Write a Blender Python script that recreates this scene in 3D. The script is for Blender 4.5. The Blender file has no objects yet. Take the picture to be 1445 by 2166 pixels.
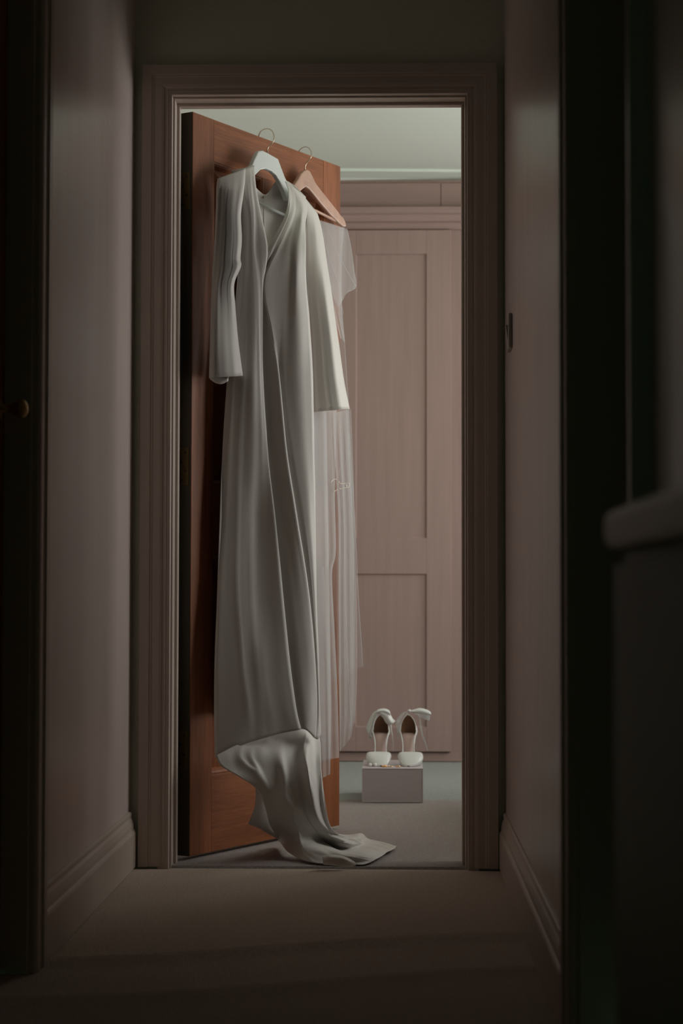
import bpy, bmesh, math, random
import numpy as np
from mathutils import Vector, Matrix
random.seed(7)
SC = bpy.context.scene
COL = SC.collection

# ------------------------------------------------------------------ camera
F_PX, PITCH, YAW, ROLL = 3960.5, 0.0404, 0.0284, 0.0015
CAM = np.array([0.1965, -4.8141, 0.7161])
_f = np.array([-math.sin(YAW)*math.cos(PITCH), math.cos(YAW)*math.cos(PITCH), math.sin(PITCH)])
_r0 = np.array([math.cos(YAW), math.sin(YAW), 0.0]); _u0 = np.cross(_r0, _f)
_r = _r0*math.cos(ROLL)+_u0*math.sin(ROLL); _u = -_r0*math.sin(ROLL)+_u0*math.cos(ROLL)
cd = bpy.data.cameras.new('camera'); cam = bpy.data.objects.new('camera', cd); COL.objects.link(cam)
M4 = Matrix(((_r[0], _u[0], -_f[0], CAM[0]), (_r[1], _u[1], -_f[1], CAM[1]), (_r[2], _u[2], -_f[2], CAM[2]), (0, 0, 0, 1)))
cam.matrix_world = M4
cd.sensor_fit = 'VERTICAL'; cd.sensor_height = 36; cd.sensor_width = 24.017; cd.lens = F_PX*36/2166
cd.clip_start = 0.05; cd.clip_end = 100
cd.dof.use_dof = True; cd.dof.focus_distance = 5.05; cd.dof.aperture_fstop = 5.0
SC.camera = cam

# ------------------------------------------------------------------ world, lights, exposure
w = bpy.data.worlds.new('world'); SC.world = w; w.use_nodes = True
w.node_tree.nodes['Background'].inputs[0].default_value = (0.32, 0.74, 0.44, 1)
w.node_tree.nodes['Background'].inputs[1].default_value = 0.10
def area(name, loc, target, sx, sy, power, colr):
    l = bpy.data.lights.new(name, 'AREA'); l.shape = 'RECTANGLE'; l.size = sx; l.size_y = sy; l.energy = power; l.color = colr
    o = bpy.data.objects.new(name, l); COL.objects.link(o); o.location = loc
    d = Vector(target)-Vector(loc); o.rotation_euler = d.to_track_quat('-Z', 'Z').to_euler(); return o
area('window_daylight', (2.22, .75, 1.42), (0, .80, 1.30), 1.2, 1.35, 36.0, (1.0, 1.0, 0.97))
area('window_daylight', (2.22, 2.15, 1.42), (0, 1.9, 1.30), 1.2, 1.35, 27.0, (1.0, 1.0, 0.97))
SC.view_settings.view_transform = 'Standard'; SC.view_settings.look = 'None'
SC.view_settings.exposure = 0.0; SC.view_settings.gamma = 1.0; SC.view_settings.use_curve_mapping = False

# ------------------------------------------------------------------ materials
def mat(name, col, rough=0.6, metal=0.0, spec=0.5, bump=0.0, bscale=(50, 50, 50), var=0.0, vscale=(3, 3, 3), sheen=0.0, detail=4, trans=0.0, bdist=0.004):
    m = bpy.data.materials.new(name); m.use_nodes = True; nt = m.node_tree; b = nt.nodes['Principled BSDF']
    b.inputs['Base Color'].default_value = (*col, 1); b.inputs['Roughness'].default_value = rough
    b.inputs['Metallic'].default_value = metal; b.inputs['Specular IOR Level'].default_value = spec
    if sheen: b.inputs['Sheen Weight'].default_value = sheen
    tc = nt.nodes.new('ShaderNodeTexCoord')
    def noise(sc, det):
        mp = nt.nodes.new('ShaderNodeMapping'); mp.inputs['Scale'].default_value = sc
        nt.links.new(tc.outputs['Object'], mp.inputs[0]); n = nt.nodes.new('ShaderNodeTexNoise')
        n.inputs['Scale'].default_value = 1; n.inputs['Detail'].default_value = det; nt.links.new(mp.outputs[0], n.inputs[0]); return n
    if var:
        n = noise(vscale, 5); r = nt.nodes.new('ShaderNodeMapRange'); r.inputs[1].default_value = .3; r.inputs[2].default_value = .7
        r.inputs[3].default_value = 1-var; r.inputs[4].default_value = 1+var
        nt.links.new(n.outputs[0], r.inputs[0]); x = nt.nodes.new('ShaderNodeVectorMath'); x.operation = 'SCALE'
        x.inputs[0].default_value = col; nt.links.new(r.outputs[0], x.inputs['Scale']); nt.links.new(x.outputs[0], b.inputs['Base Color'])
    if bump:
        n = noise(bscale, detail); bp = nt.nodes.new('ShaderNodeBump'); bp.inputs['Strength'].default_value = bump; bp.inputs['Distance'].default_value = bdist
        nt.links.new(n.outputs[0], bp.inputs['Height']); nt.links.new(bp.outputs[0], b.inputs['Normal'])
    return m

def oak(name, grain):   # grain: scale triple, small along the fibre
    m = bpy.data.materials.new(name); m.use_nodes = True; nt = m.node_tree; b = nt.nodes['Principled BSDF']
    b.inputs['Roughness'].default_value = .55; b.inputs['Specular IOR Level'].default_value = .28
    tc = nt.nodes.new('ShaderNodeTexCoord')
    def nz(mult, det, dist):
        mp = nt.nodes.new('ShaderNodeMapping'); mp.inputs['Scale'].default_value = [g*mult for g in grain]
        nt.links.new(tc.outputs['Object'], mp.inputs[0]); n = nt.nodes.new('ShaderNodeTexNoise'); n.inputs['Scale'].default_value = 1
        n.inputs['Detail'].default_value = det; n.inputs['Distortion'].default_value = dist; nt.links.new(mp.outputs[0], n.inputs[0]); return n
    a = nz(.35, 6, 1.2); c = nz(4, 3, 0.2)
    cr = nt.nodes.new('ShaderNodeValToRGB'); e = cr.color_ramp.elements
    e[0].position = .33; e[0].color = (.205, .066, .024, 1); e[1].position = .68; e[1].color = (.325, .108, .041, 1)
    nt.links.new(a.outputs[0], cr.inputs[0])
    r = nt.nodes.new('ShaderNodeMapRange'); r.inputs[1].default_value = .38; r.inputs[2].default_value = .6; r.inputs[3].default_value = .84; r.inputs[4].default_value = 1.04
    nt.links.new(c.outputs[0], r.inputs[0]); x = nt.nodes.new('ShaderNodeVectorMath'); x.operation = 'SCALE'
    nt.links.new(cr.outputs[0], x.inputs[0]); nt.links.new(r.outputs[0], x.inputs['Scale']); nt.links.new(x.outputs[0], b.inputs['Base Color'])
    bp = nt.nodes.new('ShaderNodeBump'); bp.inputs['Strength'].default_value = .25; bp.inputs['Distance'].default_value = .001
    nt.links.new(c.outputs[0], bp.inputs['Height']); nt.links.new(bp.outputs[0], b.inputs['Normal'])
    return m

M = {}
M['hall_wall'] = mat('painted_wallpaper', (.76, .63, .59), .30, spec=.6, bump=.35, bscale=(70, 70, 9), var=.05, vscale=(12, 12, 3), bdist=.003)
M['hall_dim'] = mat('partition_paint', (.74, .74, .62), .75, bump=.25, bscale=(260, 260, 260))
M['room_wall'] = mat('bedroom_paint', (.66, .60, .54), .8)
M['ceiling'] = mat('ceiling_paint', (.80, .88, .81), .85, bump=.1, bscale=(60, 60, 60))
M['trim'] = mat('gloss_trim_paint', (.60, .50, .44), .38, spec=.5)
M['oak_v'] = oak('oak_vertical_grain', (60, 60, 3.2))
M['oak_h'] = oak('oak_horizontal_grain', (3.2, 60, 60))
M['oak_edge_shade'] = mat('leaf_edge_painted_shade', (.05, .04, .022), .6)  # unlit hinge edge of the oak leaf, its shade put into the colour
M['brass'] = mat('aged_brass', (.50, .33, .12), .42, metal=.85)
M['hinge_brass'] = mat('tarnished_brass', (.13, .09, .035), .5, metal=.6)
M['dark_metal'] = mat('dark_screw_metal', (.05, .04, .03), .5, metal=.6)
M['hook'] = mat('hook_metal', (.62, .52, .42), .25, metal=1)
M['carpet_hall'] = mat('hall_carpet', (.66, .54, .46), .95, spec=.1, bump=.9, bscale=(420, 420, 420), var=.12, vscale=(150, 150, 150), detail=2, bdist=.004)
M['dress'] = mat('ivory_crepe', (.64, .61, .58), .52, spec=.35, bump=.12, bscale=(900, 900, 900), sheen=.15, detail=2, bdist=.0006)
M['lining'] = mat('satin_lining', (.62, .58, .54), .35)
M['hanger_white'] = mat('padded_white_hanger', (.66, .70, .69), .45)
M['hanger_wood'] = mat('beech_hanger_wood', (.52, .32, .25), .35, var=.12, vscale=(30, 30, 30))
M['wardrobe_v'] = mat('wardrobe_laminate', (.375, .262, .238), .55, spec=.35, var=.05, vscale=(45, 45, 2.5))
M['wardrobe_h'] = mat('wardrobe_laminate_level_grain', (.375, .262, .238), .55, spec=.35, var=.05, vscale=(2.5, 45, 45))
M['box'] = mat('mauve_grey_card', (.50, .425, .45), .6, var=.02, vscale=(200, 200, 200))
M['box_edge'] = mat('pale_card_edge', (.58, .52, .54), .6)
M['satin'] = mat('white_satin', (.74, .745, .735), .32, spec=.5, sheen=.2, bump=.08, bscale=(300, 300, 300), bdist=.0006)
M['insole'] = mat('pink_leather_insole', (.50, .34, .31), .5)
M['shoe_lining'] = mat('tan_leather_lining', (.20, .10, .055), .5)
M['gold'] = mat('gold', (.85, .48, .20), .25, metal=1)
M['pearl'] = mat('pearl', (.85, .83, .80), .15, spec=.8)
M['plastic'] = mat('switch_plastic', (.42, .37, .33), .35)
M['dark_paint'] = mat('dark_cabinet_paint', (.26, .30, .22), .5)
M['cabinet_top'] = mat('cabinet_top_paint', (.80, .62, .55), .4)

def carpet_room():
    m = mat('bedroom_carpet', (.47, .43, .40), .95, spec=.1, bump=.9, bscale=(380, 380, 380), detail=2, bdist=.004)
    nt = m.node_tree; b = nt.nodes['Principled BSDF']; tc = nt.nodes.new('ShaderNodeTexCoord'); sp = nt.nodes.new('ShaderNodeSeparateXYZ')
    nt.links.new(tc.outputs['Object'], sp.inputs[0])
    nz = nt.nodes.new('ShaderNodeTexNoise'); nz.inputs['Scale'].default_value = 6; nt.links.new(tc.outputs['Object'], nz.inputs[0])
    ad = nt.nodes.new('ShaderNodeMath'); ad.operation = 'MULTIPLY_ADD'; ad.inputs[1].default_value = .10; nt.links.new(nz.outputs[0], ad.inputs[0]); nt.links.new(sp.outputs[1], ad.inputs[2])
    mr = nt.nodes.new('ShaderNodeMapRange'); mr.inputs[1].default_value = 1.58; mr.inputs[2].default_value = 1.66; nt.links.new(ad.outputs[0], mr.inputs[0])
    mx = nt.nodes.new('ShaderNodeMix'); mx.data_type = 'RGBA'; mx.inputs[6].default_value = (.40, .355, .34, 1); mx.inputs[7].default_value = (.41, .44, .425, 1)  # far carpet lighter: the window light reaching it is painted into the colour
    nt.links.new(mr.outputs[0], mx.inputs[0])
    n2 = nt.nodes.new('ShaderNodeTexNoise'); n2.inputs['Scale'].default_value = 130; n2.inputs['Detail'].default_value = 3; nt.links.new(tc.outputs['Object'], n2.inputs[0])
    r2 = nt.nodes.new('ShaderNodeMapRange'); r2.inputs[1].default_value = .3; r2.inputs[2].default_value = .7; r2.inputs[3].default_value = .88; r2.inputs[4].default_value = 1.08; nt.links.new(n2.outputs[0], r2.inputs[0])
    x = nt.nodes.new('ShaderNodeVectorMath'); x.operation = 'SCALE'; nt.links.new(mx.outputs[2], x.inputs[0]); nt.links.new(r2.outputs[0], x.inputs['Scale'])
    nt.links.new(x.outputs[0], b.inputs['Base Color']); return m
M['carpet_room'] = carpet_room()

def tulle(name, dens, streak, grain=(160, 160, 2.0)):
    m = bpy.data.materials.new(name); m.use_nodes = True; nt = m.node_tree; nt.nodes.clear()
    out = nt.nodes.new('ShaderNodeOutputMaterial'); mixs = nt.nodes.new('ShaderNodeMixShader'); tr = nt.nodes.new('ShaderNodeBsdfTransparent')
    mix2 = nt.nodes.new('ShaderNodeMixShader'); df = nt.nodes.new('ShaderNodeBsdfDiffuse'); tl = nt.nodes.new('ShaderNodeBsdfTranslucent')
    df.inputs[0].default_value = (.84, .88, .90, 1); tl.inputs[0].default_value = (.84, .85, .90, 1); mix2.inputs[0].default_value = .45
    tc = nt.nodes.new('ShaderNodeTexCoord'); mp = nt.nodes.new('ShaderNodeMapping'); mp.inputs['Scale'].default_value = grain
    n = nt.nodes.new('ShaderNodeTexNoise'); n.inputs['Scale'].default_value = 1; n.inputs['Detail'].default_value = 1.5
    r = nt.nodes.new('ShaderNodeMapRange'); r.inputs[1].default_value = .35; r.inputs[2].default_value = .72; r.inputs[3].default_value = dens; r.inputs[4].default_value = streak
    nt.links.new(tc.outputs['Object'], mp.inputs[0]); nt.links.new(mp.outputs[0], n.inputs[0]); nt.links.new(n.outputs[0], r.inputs[0]); nt.links.new(r.outputs[0], mixs.inputs[0])
    nt.links.new(tr.outputs[0], mixs.inputs[1]); nt.links.new(df.outputs[0], mix2.inputs[1]); nt.links.new(tl.outputs[0], mix2.inputs[2])
    nt.links.new(mix2.outputs[0], mixs.inputs[2]); nt.links.new(mixs.outputs[0], out.inputs[0]); return m
M['tulle'] = tulle('tulle', .27, .40, (22, 22, .5))
M['tulle_thin'] = tulle('tulle_single_layer', .08, .17, (22, 22, .5))
M['tulle_double'] = tulle('tulle_double_layer', .40, .55, (22, 22, .5))
M['tulle_edge'] = tulle('tulle_rolled_edge', .5, .6)
M['organza'] = tulle('organza_ribbon', .35, .5, (60, 60, 60))

# ------------------------------------------------------------------ helpers
def tag(o, label=None, cat=None, group=None, kind=None):
    if label: o['label'] = label
    if cat: o['category'] = cat
    if group: o['group'] = group
    if kind: o['kind'] = kind
    return o
def empty(name, loc=(0, 0, 0), rz=0.0):
    o = bpy.data.objects.new(name, None); o.empty_display_size = .05; COL.objects.link(o); o.location = loc; o.rotation_euler[2] = rz; return o
def link(name, me, m, parent=None, smooth=False, bevel=0.0, seg=2):
    o = bpy.data.objects.new(name, me); COL.objects.link(o)
    for k in (m if isinstance(m, (list, tuple)) else [m]): me.materials.append(k)
    if parent is not None: o.parent = parent
    if smooth:
        for p in me.polygons: p.use_smooth = True
    if bevel:
        b = o.modifiers.new('bevel', 'BEVEL'); b.width = bevel; b.segments = seg; b.limit_method = 'ANGLE'
    return o
def boxes_mesh(name, bs):
    V = []; Fc = []
    for (x0, y0, z0, x1, y1, z1) in bs:
        i = len(V)
        V += [(x0, y0, z0), (x1, y0, z0), (x1, y1, z0), (x0, y1, z0), (x0, y0, z1), (x1, y0, z1), (x1, y1, z1), (x0, y1, z1)]
        Fc += [tuple(i+k for k in q) for q in ((0, 3, 2, 1), (4, 5, 6, 7), (0, 1, 5, 4), (1, 2, 6, 5), (2, 3, 7, 6), (3, 0, 4, 7))]
    me = bpy.data.meshes.new(name); me.from_pydata(V, [], Fc); return me
def box(name, b, m, parent=None, bevel=0.0, seg=2):
    return link(name, boxes_mesh(name, [b]), m, parent, bevel=bevel, seg=seg)
def loft(name, rings, m, parent=None, closed=True, cap=True, smooth=True):
    n = len(rings[0]); V = [tuple(p) for r in rings for p in r]; Fc = []
    for i in range(len(rings)-1):
        for j in range(n if closed else n-1):
            k = (j+1) % n
            Fc.append((i*n+j, i*n+k, (i+1)*n+k, (i+1)*n+j))
    if cap and closed: Fc += [tuple(range(n-1, -1, -1)), tuple((len(rings)-1)*n+j for j in range(n))]
    me = bpy.data.meshes.new(name); me.from_pydata(V, [], Fc)
    bm = bmesh.new(); bm.from_mesh(me); bmesh.ops.recalc_face_normals(bm, faces=bm.faces); bm.to_mesh(me); bm.free()
    o = link(name, me, m, parent, smooth=smooth)
    if smooth and closed and cap:
        for p in me.polygons:
            if len(p.vertices) > 4: p.use_smooth = False
    return o
def sweep(name, pts, rad, m, parent=None, n=8, closed=False):
    P = [Vector(p) for p in pts]; rings = []; up = Vector((0, 0, 1)); N = None
    for i, p in enumerate(P):
        if closed: t = (P[(i+1) % len(P)]-P[i-1]).normalized()
        else: t = (P[min(i+1, len(P)-1)]-P[max(i-1, 0)]).normalized()
        if N is None:
            N = t.cross(up if abs(t.z) < .9 else Vector((1, 0, 0))).normalized()
        N = (N-t*N.dot(t)).normalized(); B = t.cross(N); rr = rad[i] if isinstance(rad, (list, tuple)) else rad
        rings.append([p+(N*math.cos(2*math.pi*k/n)+B*math.sin(2*math.pi*k/n))*rr for k in range(n)])
    if closed: rings.append(rings[0])
    return loft(name, rings, m, parent, cap=not closed)
def cr(a, b, c, d, t):
    return .5*((2*b)+(-a+c)*t+(2*a-5*b+4*c-d)*t*t+(-a+3*b-3*c+d)*t**3)
def dense1(P, n):
    P = [np.array(p, float) for p in P]; out = []
    for i in range(len(P)-1):
        a = P[i-1] if i > 0 else 2*P[0]-P[1]; d = P[i+2] if i+2 < len(P) else 2*P[-1]-P[-2]
        for k in range(n): out.append(cr(a, P[i], P[i+1], d, k/n))
    out.append(P[-1]); return out
def dense2(G, nr, nc):
    rows = [dense1(r, nc) for r in G]; m = len(rows[0])
    cols = [dense1([r[j] for r in rows], nr) for j in range(m)]
    return [[cols[j][i] for j in range(m)] for i in range(len(cols[0]))]
def sheet(name, pts, m, parent=None, thick=0.0, wrinkle=0.0, ws=(9, 9, 2.5), seed=0, ridge=0.0, rf=(7, 1.6), shear=0.0):
    from mathutils import noise
    R = len(pts); C = len(pts[0]); V = []
    for r in range(R):
        for c in range(C):
            p = Vector(pts[r][c])
            if wrinkle:
                q = Vector((p.x*ws[0]+seed, p.y*ws[1], p.z*ws[2]))
                p = p+Vector((.5, -.5, 0))*wrinkle*noise.noise(q)+Vector((.4, -.6, 0))*wrinkle*.35*noise.noise(q*2.7)
            if ridge:
                u = c/(C-1); v = r/(R-1); q = Vector(((u+shear*v)*rf[0]+seed, v*rf[1], seed*.7)); g = 1-abs(noise.noise(q)+.35*noise.noise(q*2.3))*2.6
                e = min(1, v*6)*min(1, (1-v)*9+.25)*min(1, u*8+.1)*min(1, (1-u)*8+.1)
                p = p+Vector((.35, -.55, .35))*ridge*(max(0, g)**1.5)*e
            V.append(p)
    Fc = [(r*C+c, r*C+c+1, (r+1)*C+c+1, (r+1)*C+c) for r in range(R-1) for c in range(C-1)]
    me = bpy.data.meshes.new(name); me.from_pydata([tuple(v) for v in V], [], Fc)
    o = link(name, me, m, parent, smooth=True)
    if thick:
        s = o.modifiers.new('cloth_thickness', 'SOLIDIFY'); s.thickness = thick; s.offset = 0
    return o
# photographed positions turned into places in the room
def ray(px, py):
    d = _f*F_PX+_r*(px-722.5)+_u*(1083-py); return d/np.linalg.norm(d)
def hit(px, py, p0, n):
    d = ray(px, py); t = np.dot(np.array(p0)-CAM, n)/np.dot(d, n); return CAM+d*t
TH = 1.0547; HINGE = np.array([-.382+.044*math.sin(TH), .1598-.044*math.cos(TH), 0]); DE = np.array([math.cos(TH), math.sin(TH), 0]); DN = np.array([math.sin(TH), -math.cos(TH), 0])
def UP(px, py, w): return hit(px, py, HINGE+DN*w, DN)
def onz(px, py, z): return hit(px, py, (0, 0, z), np.array([0, 0, 1.0]))
def ony(px, py, y): return hit(px, py, (0, y, 0), np.array([0, 1.0, 0]))

# ------------------------------------------------------------------ the setting
H = .384; HJ = 2.0005; WY = .022; WX0 = -.484; WX1 = .481; CZ = 2.45
def struct(o): o['kind'] = 'structure'; return o
# hall floor: carpet with slight ripples
def floor_mesh(name, x0, x1, y0, y1, nx, ny, f, m):
    V = []; Fc = []
    for j in range(ny+1):
        for i in range(nx+1):
            x = x0+(x1-x0)*i/nx; y = y0+(y1-y0)*j/ny; V.append((x, y, f(x, y)))
    for j in range(ny):
        for i in range(nx): a = j*(nx+1)+i; Fc.append((a, a+1, a+nx+2, a+nx+1))
    me = bpy.data.meshes.new(name); me.from_pydata(V, [], Fc); o = link(name, me, m, smooth=True)
    return struct(o)
def hallz(x, y):
    z = -.001
    for yc, a, s, ph in ((-1.20, .012, .045, .3), (-1.55, .009, .05, -.5), (-2.0, .011, .06, .5), (-2.5, .008, .10, -.3)):
        z += a*math.exp(-((y-yc-.33*(x+.4)-.02*math.sin(7*x+ph))/s)**2)
    if y > -.03: z -= .006*min(1, (y+.03)/.045)
    return z
floor_mesh('floor', WX0-.06, WX1+.06, -6.4, .03, 30, 420, hallz, M['carpet_hall'])
floor_mesh('floor_bedroom', -1.05, 2.0, .028, 3.628, 6, 300, lambda x, y: -.002 if y > .035 else -.03, M['carpet_room'])
struct(box('ceiling', (-.7, -6.4, CZ, .7, WY, CZ+.1), M['ceiling']))
struct(box('ceiling_bedroom', (-1.15, WY, CZ, 2.1, 3.75, CZ+.1), M['ceiling']))
struct(link('wall_left', boxes_mesh('wall_left', [(WX0-.12, -1.305, -.05, WX0, WY+.02, CZ), (WX0-.12, -2.12, 2.03, WX0, -1.305, CZ), (WX0-.12, -6.4, -.05, WX0, -2.12, CZ)]), M['hall_wall']))
struct(link('wall_right', boxes_mesh('wall_right', [(WX1, -1.865, -.05, WX1+.12, WY+.02, CZ), (WX1, -2.70, 2.03, WX1+.12, -1.865, CZ), (WX1, -6.4, -.05, WX1+.12, -2.70, CZ)]), M['hall_wall']))
struct(link('wall_front', boxes_mesh('wall_front', [(-1.15, WY, -.05, -.414, .150, CZ), (.414, WY, -.05, 2.1, .150, CZ), (-.414, WY, 2.03, .414, .150, CZ)]), M['hall_dim']))
struct(box('wall_bedroom_left', (-1.15, .150, -.05, -1.05, 3.75, CZ), M['room_wall']))
struct(box('wall_bedroom_back', (-1.15, 3.62, -.05, 2.1, 3.75, CZ), M['room_wall']))
WIN = (.20, 1.30, .80, 2.05); WIN2 = (1.60, 2.70)
struct(link('wall_bedroom_right', boxes_mesh('wall_bedroom_right', [(2.0, .150, -.05, 2.12, WIN[0], CZ), (2.0, WIN[1], -.05, 2.12, WIN2[0], CZ), (2.0, WIN2[1], -.05, 2.12, 3.75, CZ)]+[b for q in (WIN, WIN2) for b in ((2.0, q[0], -.05, 2.12, q[1], WIN[2]), (2.0, q[0], WIN[3], 2.12, q[1], CZ))]), M['room_wall']))
# window outside the picture that lights the bedroom
for wn, q in (('window_1', WIN), ('window_2', WIN2)):
    win = struct(empty(wn, (2.08, q[0], WIN[2]))); ww = q[1]-q[0]; wh = WIN[3]-WIN[2]
    for nm, b in (('sill', (-.12, 0, -.03, .03, ww, 0)), ('frame_rail', (-.03, 0, 0, .03, ww, .05)), ('frame_rail', (-.03, 0, wh-.05, .03, ww, wh)), ('frame_post', (-.03, 0, .05, .03, .05, wh-.05)), ('frame_post', (-.03, ww-.05, .05, .03, ww, wh-.05)), ('frame_post', (-.03, ww/2-.025, .05, .03, ww/2+.025, wh-.05))):
        box(nm, b, M['trim'], win, bevel=.003)

# door lining and architrave
PROF = [(0, 0), (0, .010), (.0025, .0135), (.006, .0115), (.009, .0112), (.013, .015), (.019, .0165), (.036, .0165), (.040, .0185), (.043, .0185), (.0445, .0215), (.069, .0225), (.070, .021), (.070, 0)]
def arch_side(sx, name, par, h0, z1, place):
    rings = [[place(sx*(h0+u), t, 0.0) for u, t in PROF], [place(sx*(h0+u), t, z1+u) for u, t in PROF]]
    return loft(name, rings, M['trim'], par, smooth=False)
def arch_head(name, par, h0, z1, place):
    rings = [[place(-(h0+u), t, z1+u) for u, t in PROF], [place(h0+u, t, z1+u) for u, t in PROF]]
    return loft(name, rings, M['trim'], par, smooth=False)
fr = struct(empty('trim_1', (0, 0, 0)))
pl = lambda a, t, z: (a, WY-t, z)
arch_side(-1, 'architrave', fr, H+.008, HJ+.008, pl); arch_side(1, 'architrave', fr, H+.008, HJ+.008, pl); arch_head('architrave_head', fr, H+.008, HJ+.008, pl)
for s in (-1, 1):
    x0, x1 = sorted((s*H, s*(H+.03)))
    box('jamb', (x0, .010, -.01, x1, .155, HJ), M['trim'], fr, bevel=.002)
    x0, x1 = sorted((s*(H-.012), s*H)); box('door_stop', (x0, .082, -.01, x1, .113, HJ-.012), M['trim'], fr, bevel=.003)
    x0, x1 = sorted((s*(H-.0045), s*H)); box('bead', (x0, .034, -.01, x1, .082, HJ-.0045), M['trim'], fr, bevel=.0016)
box('jamb_head', (-H-.03, .010, HJ, H+.03, .155, HJ+.03), M['trim'], fr, bevel=.002)
box('door_stop_head', (-H, .082, HJ-.012, H, .113, HJ), M['trim'], fr, bevel=.003)
box('bead_head', (-H, .034, HJ-.0045, H, .082, HJ), M['trim'], fr, bevel=.0016)

# skirting boards
SKP = [(0, 0), (.0165, 0), (.0175, .002), (.0175, .088), (.0155, .0935), (.0125, .097), (.0120, .108), (.0095, .120), (.0065, .127), (.0062, .131), (.0078, .134), (.0070, .139), (.004, .142), (0, .143)]
def skirting(name, sx, xw, y0, y1):
    rings = [[(xw+sx*t, y, z) for t, z in SKP] for y in (y0, y1)]
    return struct(loft(name, rings, M['trim'], None, smooth=False))
skirting('baseboard_left', 1, WX0, -1.235, .004)
skirting('baseboard_right', -1, WX1, -1.795, .004)

# side doorways of the hall
def side_door(n, sx, xw, yc, half, tr):
    t = struct(empty('trim_%d' % tr, (xw, yc, 0)))
    p2 = lambda a, th, z: (sx*th, a, z)
    for s in (-1, 1): arch_side(s, 'architrave', t, half, 1.99, p2)
    arch_head('architrave_head', t, half, 1.99, p2)
    for s in (-1, 1):
        a, b = sorted((s*(half-.008), s*(half+.03))); x0, x1 = sorted((0, -sx*.16)); box('jamb', (x0, a, -.01, x1, b, 1.982), M['trim'], t, bevel=.002)
    x0, x1 = sorted((0, -sx*.12)); box('jamb_head', (x0, -half-.03, 1.982, x1, half+.03, 2.01), M['trim'], t, bevel=.002)
    return t
side_door(2, 1, WX0, -1.305-.40, .38, 2)
side_door(3, -1, WX1, -1.865-.405, .385, 3)

# six-panel oak leaf in its own frame: s along the leaf, y = into the leaf (hall face at y=0), z up
def door_leaf(root, Wd, Hd, zb, hinges=True):
    T = .044; st = .098; mun = .090
    box('edge_shade_strip', (-.0002, .0012, zb, .001, T-.0012, zb+Hd), M['oak_edge_shade'], root)  # thin dark strip painting the shade on the leaf edge
    rails = [(0, .205), (.80, .985), (1.505, 1.60), (Hd-.115, Hd)]
    for a in (0, Wd-st): box('stile', (a, 0, zb, a+st, T, zb+Hd), M['oak_v'], root, bevel=.0015)
    for a, b in rails: box('rail', (st, .0004, zb+a, Wd-st, T-.0004, zb+b), M['oak_h'], root, bevel=.0012)
    mc = Wd/2
    for i in range(3):
        z0 = zb+rails[i][1]; z1 = zb+rails[i+1][0]
        box('muntin', (mc-mun/2, .0004, z0, mc+mun/2, T-.0004, z1), M['oak_v'], root, bevel=.0012)
        for (a, b) in ((st, mc-mun/2), (mc+mun/2, Wd-st)):
            # raised and fielded panel, both faces, with a moulding round it
            def rg(ins, y): return [(a+ins, y, z0+ins), (b-ins, y, z0+ins), (b-ins, y, z1-ins), (a+ins, y, z1-ins)]
            rings = [rg(.045, .007), rg(.016, .016), rg(.0, .016), rg(.0, .028), rg(.016, .028), rg(.045, .037)]
            pan = loft('panel', rings, M['oak_v'], root, smooth=False)
            for yy, sg in ((0.002, 1), (T-.002, -1)):
                prof = [(0, 0), (.005, -.0005), (.010, .003), (.015, .010), (.018, .015)]
                rr = [rg(u, yy+sg*v) for u, v in prof]
                loft('panel_moulding', rr, M['oak_v'], pan, cap=False, smooth=False)
DW, DH, DZ = .762, 1.981, .008
dr = struct(empty('door_1', tuple(HINGE), TH)); tag(dr, 'open oak panelled door carrying the dress and veil hangers', None)
door_leaf(dr, DW, DH, DZ)
# hinges on the leaf edge (leaf edge is the plane s=0)
for zc in (1.778, 1.038, .287):
    hg = box('hinge', (-.0016, .0075, zc-.0505, .0002, .0435, zc+.0505), M['hinge_brass'], dr, bevel=.0006)
    sweep('hinge_knuckle', [(-.004, .047, zc-.0505), (-.004, .047, zc+.0505)], .0055, M['hinge_brass'], hg, n=12)
    for k in range(4):
        z = zc-.037+k*.0247; y = .0185 if k % 2 else .032
        r = [[(-.0018-e, y+q*math.cos(a*math.pi/5), z+q*math.sin(a*math.pi/5)) for a in range(10)] for e, q in ((0, .0042), (.0006, .0040))]
        loft('screw', r, M['dark_metal'], hg, smooth=False)
# closed oak doors in the side doorways
def closed_leaf(name, loc, rz, knob_y, lab, sgn):
    d = struct(empty(name, loc, rz)); tag(d, lab); door_leaf(d, .752, 1.97, .006); return d
d2 = closed_leaf('door_2', (WX0-.051, -1.305-.40-.376, 0), math.pi/2, 0, 'dark oak door in the left wall of the hall with a round brass knob', 1)
# door_2 local: x runs toward the camera, y runs into the wall on the left
def knob(par, s, z):
    prof = [(.0, .021), (.004, .021), (.006, .008), (.026, .0075), (.032, .012), (.038, .0165), (.045, .018), (.051, .015), (.055, .008), (.056, .0)]
    rings = [[(s+r*math.cos(k*math.pi/12), -y, z+r*math.sin(k*math.pi/12)) for k in range(24)] for y, r in prof]
    return loft('door_knob', rings, M['brass'], par)
d3 = closed_leaf('door_3', (WX1+.112, -1.865-.405+.376, 0), -math.pi/2, 0, 'unlit oak door in the right wall of the hall', -1)

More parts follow.
